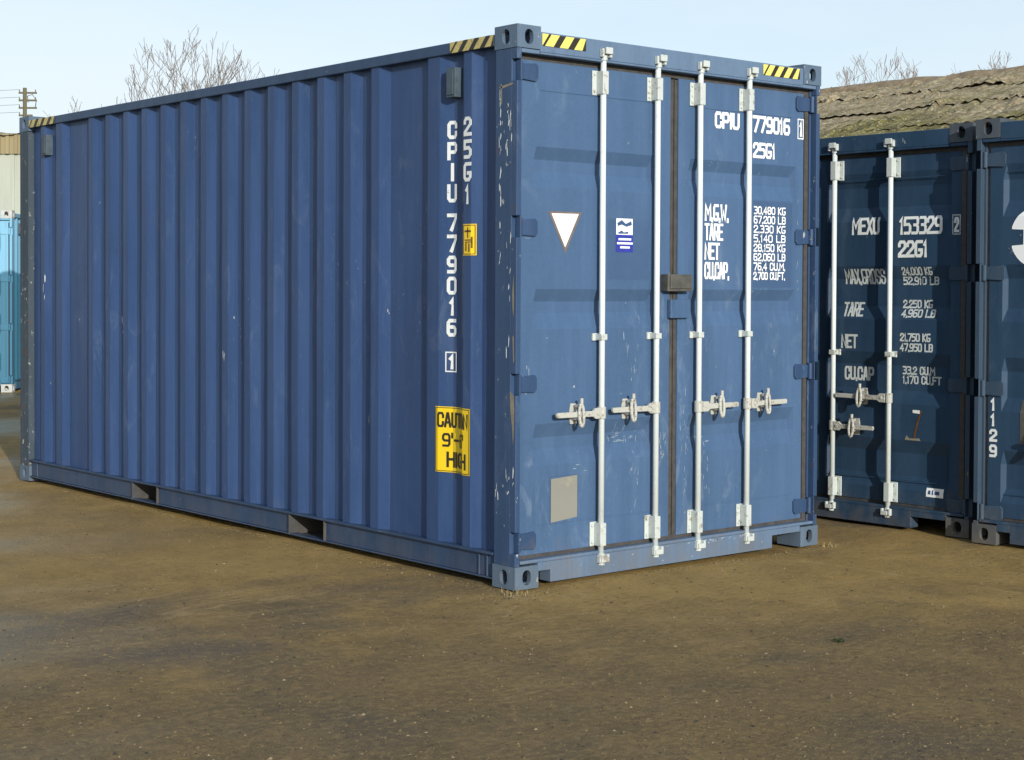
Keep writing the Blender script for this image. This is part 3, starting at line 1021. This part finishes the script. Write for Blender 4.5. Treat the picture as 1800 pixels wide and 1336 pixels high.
# ------------------------------------------------------------------ pale blue container far left
c4 = Cfg()
def sun_shade_split(name):  # sunlit pale top and shadowed teal bottom, shadow edge painted into the colour
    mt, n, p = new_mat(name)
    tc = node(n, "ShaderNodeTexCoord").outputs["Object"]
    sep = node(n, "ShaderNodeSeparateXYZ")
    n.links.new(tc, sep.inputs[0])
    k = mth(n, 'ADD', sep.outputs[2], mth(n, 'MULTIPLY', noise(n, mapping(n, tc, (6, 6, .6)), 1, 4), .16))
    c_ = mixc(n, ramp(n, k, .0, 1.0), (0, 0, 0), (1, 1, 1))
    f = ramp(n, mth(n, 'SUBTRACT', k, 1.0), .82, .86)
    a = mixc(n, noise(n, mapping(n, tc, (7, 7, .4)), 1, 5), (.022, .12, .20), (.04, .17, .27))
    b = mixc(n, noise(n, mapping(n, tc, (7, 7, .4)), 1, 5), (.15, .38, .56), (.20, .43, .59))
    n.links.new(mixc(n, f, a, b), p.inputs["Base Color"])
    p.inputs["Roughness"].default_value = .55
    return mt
sun_shade = sun_shade_split("turquoise_sun_shade")
c4.paint = c4.side = c4.post = c4.rear_post = c4.hdr = c4.rail = sun_shade
c4.cast = plain("pale_casting", (.45, .47, .45), .6)
c4.pocket = c.pocket
c4.hinges = c2.hinges
c4.bands = c2.bands
c4.rods = c2.rods
c4.mids = c2.mids
c4.handles = c2.handles
c4.lockbox = False
c4.gasket = sun_shade
c4.door_labels = None
rt = -yaw+R(3)
ur = Vector((math.cos(rt), math.sin(rt), 0))
o4 = Vector((4.28, 16.05, 0))-ur*W
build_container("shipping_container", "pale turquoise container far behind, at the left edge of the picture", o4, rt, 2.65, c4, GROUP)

# ------------------------------------------------------------------ ground
mt, n, p = new_mat("muddy_tarmac")
tc = node(n, "ShaderNodeTexCoord").outputs["Object"]
sepg = node(n, "ShaderNodeSeparateXYZ")
n.links.new(tc, sepg.inputs[0])
# drier, yellower dirt close to the containers, damp compacted tarmac out in the yard
fwd = mth(n, 'ADD', mth(n, 'MULTIPLY', sepg.outputs[0], .36), mth(n, 'MULTIPLY', sepg.outputs[1], .44))
n1 = noise(n, mapping(n, tc, (.34, .55, 1), rot=(0, 0, -.55)), 1.0, 9, .60, .35)
n2 = noise(n, tc, 2.2, 10, .70, .1)
n3 = noise(n, tc, 26, 6, .72)
n4 = noise(n, tc, 130, 4, .7)
dryf = mth(n, 'ADD', mth(n, 'MULTIPLY', fwd, .30), mth(n, 'ADD', mth(n, 'MULTIPLY', n1, 1.25), mth(n, 'MULTIPLY', n2, .30)))
dry = mixc(n, ramp(n, n2, .34, .66), (.400, .280, .082), (.620, .445, .148))
damp = mixc(n, ramp(n, n2, .34, .66), (.225, .168, .074), (.345, .258, .112))
cc = mixc(n, ramp(n, dryf, .50, .86), damp, dry)
# dull grey blotches where the tarmac shows through
gy = noise(n, mapping(n, tc, (.5, .8, 1), loc=(7, 2, 0), rot=(0, 0, -.5)), 1.0, 8, .62, .4)
cc = mixc(n, mth(n, 'MULTIPLY', ramp(n, gy, .54, .66), .75), cc, (.160, .138, .098))
# thin pale scour lines
ln_ = noise(n, mapping(n, tc, (.35, 2.2, 1), rot=(0, 0, -.35)), 1.3, 9, .62, .6)
lm = mth(n, 'ABSOLUTE', mth(n, 'SUBTRACT', ln_, .5))
lnm = noise(n, tc, .55, 3)
cc = mixc(n, mth(n, 'MULTIPLY', mth(n, 'MULTIPLY', ramp(n, lm, .010, .0), ramp(n, lnm, .48, .62)), .7), cc, (.70, .54, .29))
cc = mixc(n, mth(n, 'MULTIPLY', ramp(n, n3, .50, .66), .50), cc, (.56, .42, .18))
cc = mixc(n, mth(n, 'MULTIPLY', ramp(n, n3, .47, .30), .55), cc, (.12, .088, .036))
cc = mixc(n, mth(n, 'MULTIPLY', ramp(n, n4, .55, .66), .60), cc, (.60, .47, .26))
cc = mixc(n, mth(n, 'MULTIPLY', ramp(n, n4, .45, .30), .60), cc, (.10, .075, .035))
n.links.new(cc, p.inputs["Base Color"])
wet = noise(n, mapping(n, tc, (.32, .5, 1), loc=(3.3, 1.2, 0), rot=(0, 0, -.5)), 1.0, 6, .55)
wx = mth(n, 'ADD', wet, mth(n, 'MULTIPLY', mth(n, 'ADD', mth(n, 'MULTIPLY', sepg.outputs[0], .075), mth(n, 'MULTIPLY', sepg.outputs[1], -.03)), 1.0))
rgh = mth(n, 'ADD', mth(n, 'MULTIPLY', ramp(n, wx, .24, .42), .56), mth(n, 'ADD', .22, mth(n, 'MULTIPLY', n3, .20)))
n.links.new(rgh, p.inputs["Roughness"])
p.inputs["Specular IOR Level"].default_value = .45
# old pour joint running away from the right corner of the bright container
jl = mth(n, 'ABSOLUTE', mth(n, 'SUBTRACT', mth(n, 'ADD', sepg.outputs[0], mth(n, 'MULTIPLY', noise(n, tc, 1.7, 5), .10)), mth(n, 'ADD', 2.02, mth(n, 'MULTIPLY', sepg.outputs[1], -.06))))
jm = mth(n, 'MULTIPLY', ramp(n, jl, .030, .006), mth(n, 'MULTIPLY', ramp(n, n2, .35, .6), mth(n, 'LESS_THAN', sepg.outputs[1], -.25)))
cc2 = mixc(n, mth(n, 'MULTIPLY', jm, .75), cc, (.66, .50, .22))
cc2 = mixc(n, 1.0, cc2, (.67, .615, .53), 'MULTIPLY')
n.links.new(cc2, p.inputs["Base Color"])
b = bump(n, n4, .006, .8)
b = bump(n, n3, .015, .8, b)
b = bump(n, n2, .012, .35, b)
n.links.new(b, p.inputs["Normal"])
M['ground'] = mt
bm = bmesh.new()
def hgt(x, y):
    from mathutils import noise as mn
    d = math.hypot(x+1.5, y+1)
    k = max(0.0, min(1.0, (16-d)/6))
    return (mn.noise(Vector((x*.7, y*.7, 0)))*.014+mn.noise(Vector((x*3, y*3, 4)))*.005-.010)*k-.004*(1-k)
xs = [-400, -120, -40, -16]+[-12+i*.125 for i in range(193)]+[16, 40, 120, 400]
ys = [-400, -120, -40, -14]+[-10+i*.125 for i in range(161)]+[14, 40, 120, 400]
grid(bm, xs, ys, lambda x, y: (x, y, hgt(x, y)))
g = obj("ground", bm, M['ground'], smooth=True)
tag(g, kind='structure')
# loose grit
grit_mats = [plain("grit_pale", (.27, .21, .12), .8, .3, 40), plain("grit_brown", (.17, .125, .06), .85, .3, 40), plain("grit_dark", (.045, .038, .026), .8, .3, 40)]
bm = bmesh.new()
rnd = random.Random(3)
cnt = 0
while cnt < 9000:
    dpt = rnd.uniform(4.6, 12)**1.0
    if rnd.random() > (6/dpt)**1.2:
        continue
    lat = rnd.uniform(-.36, .39)*dpt
    P_ = Vector((-5.3756, -6.1686, 0))+Vector((Fv.x, Fv.y, 0)).normalized()*dpt+Rv*lat
    if P_.x > -.01 and P_.y > -.01 or P_.x > 3.15:
        continue
    s = rnd.choice((.0022, .003, .003, .004, .005, .0075)) * rnd.uniform(.7, 1.4)
    z = hgt(P_.x, P_.y)
    rot = Matrix.Rotation(rnd.uniform(0, 6.28), 3, 'Z')
    vs = []
    for (a, b_, c_) in ((1, 0, 0), (0, 1, 0), (-1, 0, 0), (0, -1, 0), (0, 0, 1)):
        q_ = rot @ Vector((a*s*rnd.uniform(.7, 1.4), b_*s*rnd.uniform(.6, 1.2), c_*s*rnd.uniform(.3, .7)))
        vs.append(bm.verts.new(P_+q_+Vector((0, 0, z))))
    mi = rnd.choice((0, 1, 1, 1, 1, 1, 2, 2))
    for f in ((0, 1, 4), (1, 2, 4), (2, 3, 4), (3, 0, 4)):
        bm.faces.new([vs[i] for i in f]).material_index = mi
    cnt += 1
gr = obj("gravel", bm, grit_mats)
tag(gr, "loose grit scattered over the muddy yard", "gravel", kind='stuff')

# ------------------------------------------------------------------ old shed with mossy roof behind the dark containers
def moss_mat(name, k=1.0):
    mt, n, p = new_mat(name)
    tc = node(n, "ShaderNodeTexCoord").outputs["Object"]
    a = noise(n, tc, 5, 8, .72)
    b = noise(n, tc, .7, 4, .6)
    d = noise(n, tc, 22, 5, .7)
    sep = node(n, "ShaderNodeSeparateXYZ")
    n.links.new(tc, sep.inputs[0])
    c_ = mixc(n, ramp(n, a, .35, .65), (.23*k, .18*k, .085*k), (.52*k, .44*k, .28*k))
    # thick green moss towards the gutter, lichen higher up
    lowm = ramp(n, mth(n, 'ADD', mth(n, 'MULTIPLY', b, .6), mth(n, 'MULTIPLY', sep.outputs[0], -.09)), .02, -.12) if k == 1.0 else None
    mo = mixc(n, ramp(n, a, .4, .62), (.10, .088, .022), (.34, .30, .10))
    mf = ramp(n, mth(n, 'ADD', b, mth(n, 'MULTIPLY', sep.outputs[0], -.075)), .27, .47)
    c_ = mixc(n, mf, c_, mo)
    c_ = mixc(n, mth(n, 'MULTIPLY', ramp(n, d, .55, .66), .65), c_, (.80, .76, .60))
    c_ = mixc(n, mth(n, 'MULTIPLY', ramp(n, d, .46, .33), .55), c_, (.10, .085, .04))
    n.links.new(c_, p.inputs["Base Color"])
    p.inputs["Roughness"].default_value = .95
    n.links.new(bump(n, d, .045, .9, bump(n, a, .06, .7)), p.inputs["Normal"])
    return mt
M['moss'] = moss_mat("mossy_sheet")
M['brick'] = plain("old_brick", (.22, .12, .08), .9, .35, 9)
shed = thing("shed", "long low shed with mossy brown corrugated roof behind the dark containers", "shed", (9.8, 6, 0))
EX, RX, EZ, RZ = 0.0, 5.25, 3.10, 4.64     # eave and ridge, local
YA, YB = -22, 16
obj("wall", boxes((.25, .5, YA+.2, YB-.2, 0, 3.1), (9.9, 10.15, YA+.2, YB-.2, 0, 3.1)), M['brick'], shed)
bm = bmesh.new()
for y in (YA+.2, YB-.45):
    prism(bm, [(.505, 0), (9.895, 0), (9.895, 3.1), (RX, RZ-.15), (.505, 3.1)], y, y+.25)
obj("gable_wall", bm, M['brick'], shed)
from mathutils import noise as mn
bm = bmesh.new()
nc = int((YB-YA)/.0365)
courses = 4
for k in range(courses):
    t0, t1 = k/courses, (k+1)/courses+.02
    ts = [t0+(t1-t0)*i/10 for i in range(11)]
    ysv = [YA+i*.0365 for i in range(nc+1)]
    def f(y, t, k=k, t0=t0, t1=t1):
        x = EX+(RX-EX)*t
        sheet = int((y-YA)/1.08)
        z = EZ+(RZ-EZ)*t + .009*math.sin(y/.146*2*math.pi)
        z += .022*(1-(t-t0)/(t1-t0)) + .026*(((y-YA)/1.08) % 1.0) + .012*math.sin(sheet*12.9+k*3)
        mo = mn.noise(Vector((x*1.3, y*1.1, 3)))*.5+.5
        z += max(0, mo-.38)*.24*abs(mn.noise(Vector((x*9, y*9, 1))))*2
        z += mn.noise(Vector((x*5, y*5, 9)))*.012 + mn.noise(Vector((0, y*.35, 9)))*.02
        return (x, y, z)
    grid(bm, ysv, ts, f)
obj("roof", bm, M['moss'], shed, smooth=True)
bm = bmesh.new()
grid(bm, [YA, YB], [0, 1], lambda y, t: (RX+5.25*t, y, RZ-.02-1.54*t))
obj("roof", bm, M['moss'], shed)
bm = bmesh.new()
ysv = [YA+i*.12 for i in range(int((YB-YA)/.12)+1)]
ang = [math.pi*i/8 for i in range(9)]
grid(bm, ysv, ang, lambda y, a: (RX-.0+.17*math.cos(a)*(1+.2*mn.noise(Vector((y*3, a, 2)))), y, RZ-.045+.115*math.sin(a)*(1+.3*mn.noise(Vector((y*2.1, a, 5))))+mn.noise(Vector((0, y*.35, 9)))*.02))
obj("ridge_cap", bm, plain("ridge_brown", (.30, .235, .15), .95, .5, 7, b=.03), shed, smooth=True)

# ------------------------------------------------------------------ cream and brown clad shed far left
def cladding(name, col, sc=1.0):
    mt, n, p = new_mat(name)
    tc = node(n, "ShaderNodeTexCoord").outputs["Object"]
    st = noise(n, mapping(n, tc, (6, 6, .35)), 1, 5, .6)
    c_ = mixc(n, ramp(n, st, .3, .7), tuple(v*.78 for v in col), col)
    n.links.new(c_, p.inputs["Base Color"])
    p.inputs["Roughness"].default_value = .7
    return mt
far = thing("industrial_shed", "cream shed with ribbed brown upper cladding behind the turquoise container", "shed", (6.3, 20.5, 0), -yaw)
bm = boxes((-14, 1.2, .02, .25, 0, 3.845))
for i in range(50):
    box(bm, -13.9+i*.3, -13.84+i*.3, .0, .0195, 2.0, 3.84)
obj("wall", bm, cladding("cream_cladding", (.42, .44, .36)), far)
bm = boxes((-14, 1.2, -.02, .25, 3.85, 4.20))
for i in range(100):
    box(bm, -13.98+i*.15, -13.92+i*.15, -.055, -.0205, 3.85, 4.20)
obj("upper_cladding", bm, cladding("brown_cladding", (.30, .245, .13)), far)
bm = bmesh.new()
grid(bm, [-14+i*.15 for i in range(102)], [0, .25, .5, .75, 1], lambda x, t: (x, -.1+t*3, 4.21+t*.28+.02*math.sin(x*40)+.05*mn.noise(Vector((x*3, t*9, 0)))))
obj("roof", bm, M['moss2'] if 'moss2' in M else plain("lichen_roof", (.34, .30, .19), .95, .45, 6, b=.03), far)

# ------------------------------------------------------------------ trees
M['bark'] = plain("bark_grey_brown", (.21, .185, .155), .95, .4, 5)
M['bark_red'] = plain("bark_reddish", (.24, .17, .135), .95, .3, 5)
def polyline_tube(bm, pts, rad, seg=4):
    prev = None
    for i, (p_, r_) in enumerate(zip(pts, rad)):
        d = (pts[min(i+1, len(pts)-1)]-pts[max(i-1, 0)]).normalized()
        q_ = d.orthogonal().normalized()
        t_ = d.cross(q_)
        ring = [bm.verts.new(p_+(math.cos(2*math.pi*k/seg)*q_+math.sin(2*math.pi*k/seg)*t_)*r_) for k in range(seg)]
        if prev:
            for k in range(seg):
                bm.faces.new((prev[k], prev[(k+1) % seg], ring[(k+1) % seg], ring[k]))
        prev = ring

def bare_tree(label, loc, height, spread, seed, mat, depth=6, trunk=.30, group="bare winter trees", thin=1.0, r_min=.010):
    rnd = random.Random(seed)
    t = thing("bare_tree", label, "tree", loc, 0, group)
    bt, bb = bmesh.new(), bmesh.new()
    def grow(p_, d, ln, r_, lv):
        n_ = 4
        pts, rad = [p_.copy()], [r_]
        cur, dr = p_.copy(), d.copy()
        for i in range(n_):
            dr = (dr+Vector((rnd.uniform(-1, 1), rnd.uniform(-1, 1), rnd.uniform(-.5, .9)))*.17).normalized()
            cur = cur+dr*ln/n_
            pts.append(cur.copy())
            rad.append(max(r_*(1-.42*(i+1)/n_), r_min))
        polyline_tube(bt if lv == 0 else bb, pts, rad, 6 if lv < 2 else 3)
        if lv >= depth:
            return
        kids = 3 if lv < 2 or rnd.random() < .32 else 2
        for j in range(kids):
            i = rnd.randint(2, n_) if j else n_
            base = pts[i]
            az = rnd.uniform(0, 2*math.pi)
            side = Vector((math.cos(az), math.sin(az), 0))
            sp_ = spread*rnd.uniform(.5, 1.15)
            nd = (dr*(1-.35*sp_)+side*sp_+Vector((0, 0, .32))).normalized()
            grow(base, nd, ln*rnd.uniform(.62, .84), max(rad[i]*rnd.uniform(.6, .8), r_min), lv+1)
    grow(Vector((0, 0, 0)), Vector((0, 0, 1)), height*.27, trunk, 0)
    zmax = max(v.co.z for v in bb.verts)
    for b in (bt, bb):
        for v in b.verts:
            v.co *= height/zmax
    obj("trunk", bt, mat, t, smooth=True)
    obj("branches", bb, mat, t, smooth=True)
    return t

def at(px, depth):
    """ground point seen at horizontal photo coordinate px, depth metres away"""
    lt = (px-820)/2819.8*depth
    v = Vector((-5.3756, -6.1686, 0))+Vector((math.sin(yaw), math.cos(yaw), 0))*depth+Rv*lt
    return (v.x, v.y, 0)
bare_tree("tallest bare tree above the middle of the container roof", at(398, 62), 11.5, .66, 12, M['bark'], 7, .20, r_min=.0075)
bare_tree("bare tree left of the tallest one, forked", at(348, 60), 10.6, .66, 31, M['bark'], 7, .17, r_min=.0075)
bare_tree("small bare tree at the left end of the row above the container", at(275, 64), 9.0, .66, 44, M['bark'], 6, .10, r_min=.007)
G2 = "thin saplings behind the mossy roof"
for i, (px, h, sd_, lab) in enumerate(((1610, 10.9, 5, "reddish sapling with the fullest crown behind the mossy roof"), (1640, 10.75, 9, "sapling just right of the fullest one behind the mossy roof"),
                                (1580, 10.3, 15, "thin sapling left of the fullest one behind the mossy roof"), (1555, 9.7, 18, "shortest leftmost sapling behind the mossy roof"),
                                (1692, 10.6, 21, "rightmost sapling behind the mossy roof"), (1665, 10.35, 27, "sapling between the fuller crowns and the rightmost one behind the mossy roof"))):
    bare_tree(lab, at(px, 62+i), h, .66, sd_, M['bark_red'], 8, .08, G2, r_min=.007)

# ------------------------------------------------------------------ utility pole and wires
pp_ = at(44, 75)
M['pole'] = plain("pole_wood", (.13, .12, .07), .9)
pole = thing("utility_pole", "wooden utility pole with short crossarms above the far end of the container", "utility pole", pp_, -yaw)
bm = bmesh.new()
tube(bm, (0, 0, 0), (0, 0, 10.78), .13, .09, 10)
obj("pole", bm, M['pole'], pole)
for i, z in enumerate((10.55, 10.2, 9.85, 9.5)):
    bm = boxes((-.28, .55 if i < 3 else .35, -.05, .05, z-.04, z+.04))
    tube(bm, (-.25, 0, z+.04), (-.25, 0, z+.16), .03, .02, 6)
    if i < 3:
        tube(bm, (.5, 0, z+.04), (.5, 0, z+.16), .03, .02, 6)
    obj("crossarm", bm, M['pole'], pole)
bm = bmesh.new()
pts = [Vector((.5, 0, 9.9)), Vector((.53, 0, 10.2)), Vector((.35, 0, 10.48)), Vector((.12, 0, 10.4)), Vector((.15, 0, 10.1))]
polyline_tube(bm, pts, [.02]*5, 5)
obj("jumper_cable", bm, M['ink'], pole)
M['wire'] = plain("wire_grey", (.12, .12, .12), .6)
for i, z in enumerate((10.7, 10.35, 10.0, 9.65)):
    bm = bmesh.new()
    b0 = Vector(pp_)+Rv*(-.25)+Vector((0, 0, z))
    b1 = b0-Rv*45+Vector((0, 0, 1.0))+Vector((math.sin(yaw), math.cos(yaw), 0))*(-6)
    pts = [b0.lerp(b1, t/12)+Vector((0, 0, -1.1*4*(t/12)*(1-t/12))) for t in range(13)]
    polyline_tube(bm, pts, [.011]*13, 4)
    tag(obj("overhead_wire", bm, M['wire']), ("topmost overhead wire left of the pole", "second overhead wire from the top, left of the pole", "third overhead wire from the top, left of the pole", "lowest overhead wire left of the pole")[i], "wire", "overhead wires")

# ------------------------------------------------------------------ dirt crumbs piled along the container feet
rnd = random.Random(77)
bm = bmesh.new()
def crumb(x, y, s):
    z = hgt(x, y)
    vs = [bm.verts.new((x+s*math.cos(i*1.2566)*rnd.uniform(.7, 1.3), y+s*math.sin(i*1.2566)*rnd.uniform(.7, 1.3), z-.002)) for i in range(5)]
    tp = bm.verts.new((x+rnd.uniform(-.3, .3)*s, y+rnd.uniform(-.3, .3)*s, z+s*rnd.uniform(.35, .8)))
    mi = rnd.choice((0, 1, 1, 1, 2))
    for i in range(5):
        bm.faces.new((vs[i], vs[(i+1) % 5], tp)).material_index = mi
for i in range(2600):
    u = abs(rnd.gauss(0, .045))
    k = rnd.random()
    s = rnd.uniform(.002, .006)*(1.6 if rnd.random() < .12 else 1)
    if k < .5:
        crumb(-.004-u, rnd.uniform(-.05, 6.1), s)
    elif k < .8:
        crumb(rnd.uniform(-.05, 2.5), -.004-u, s)
    else:
        a = rnd.uniform(0, 6.28)
        r_ = abs(rnd.gauss(0, .07))
        crumb(-.03+r_*math.cos(a)-.02, -.03+r_*math.sin(a)-.02, s*1.2) if not (r_*math.cos(a) > .03 and r_*math.sin(a) > .03) else None
tag(obj("dirt_crumbs", bm, grit_mats), "loose dirt crumbs piled against the foot of the bright container", "gravel", kind='stuff')
M['straw'] = plain("dry_grass", (.30, .24, .10), .85)
for (wx, wy, lb) in ((-.035, -.035, "dry grass tuft at the near foot of the bright container"), (2.50, -.03, "dry grass tuft at the right foot of the bright container")):
    bm = bmesh.new()
    for i in range(34):
        a = rnd.uniform(0, 6.28)
        ln = rnd.uniform(.015, .045)
        d = Vector((math.cos(a), math.sin(a), 0))
        s_ = Vector((-d.y, d.x, 0))*.0016
        p0 = Vector((rnd.gauss(0, .03), rnd.gauss(0, .03), 0))
        if p0.x > .02 and p0.y > .02:
            continue
        p1 = p0+d*ln*.4+Vector((0, 0, ln*.7))
        p2 = p0+d*ln+Vector((0, 0, ln*.8))
        bm.faces.new([bm.verts.new(v) for v in (p0-s_, p0+s_, p1+s_*.7, p2, p1-s_*.7)])
    o = obj("grass_tuft", bm, M['straw'])
    o.location = (wx, wy, hgt(wx, wy))
    tag(o, lb, "grass tuft")

# ------------------------------------------------------------------ weed in the yard
M['weed'] = plain("weed_green", (.05, .075, .02), .8)
rnd = random.Random(2)
for (wx, wy, n_, lb) in ((.379, -1.749, 26, "small green weed on the bare yard in front of the doors"),):
    bm = bmesh.new()
    for i in range(n_):
        a = rnd.uniform(0, 6.28)
        ln = rnd.uniform(.012, .035)
        d = Vector((math.cos(a), math.sin(a), 0))
        s_ = Vector((-d.y, d.x, 0))*.004
        p0 = Vector((rnd.uniform(-.02, .02), rnd.uniform(-.015, .015), 0))
        p1 = p0+d*ln*.5+Vector((0, 0, ln*.6))
        p2 = p0+d*ln+Vector((0, 0, ln*.35))
        vs = [bm.verts.new(v) for v in (p0-s_*.4, p0+s_*.4, p1+s_, p2, p1-s_)]
        bm.faces.new(vs)
    o = obj("weed", bm, M['weed'])
    o.location = (wx, wy, hgt(wx, wy))
    tag(o, lb, "weed")
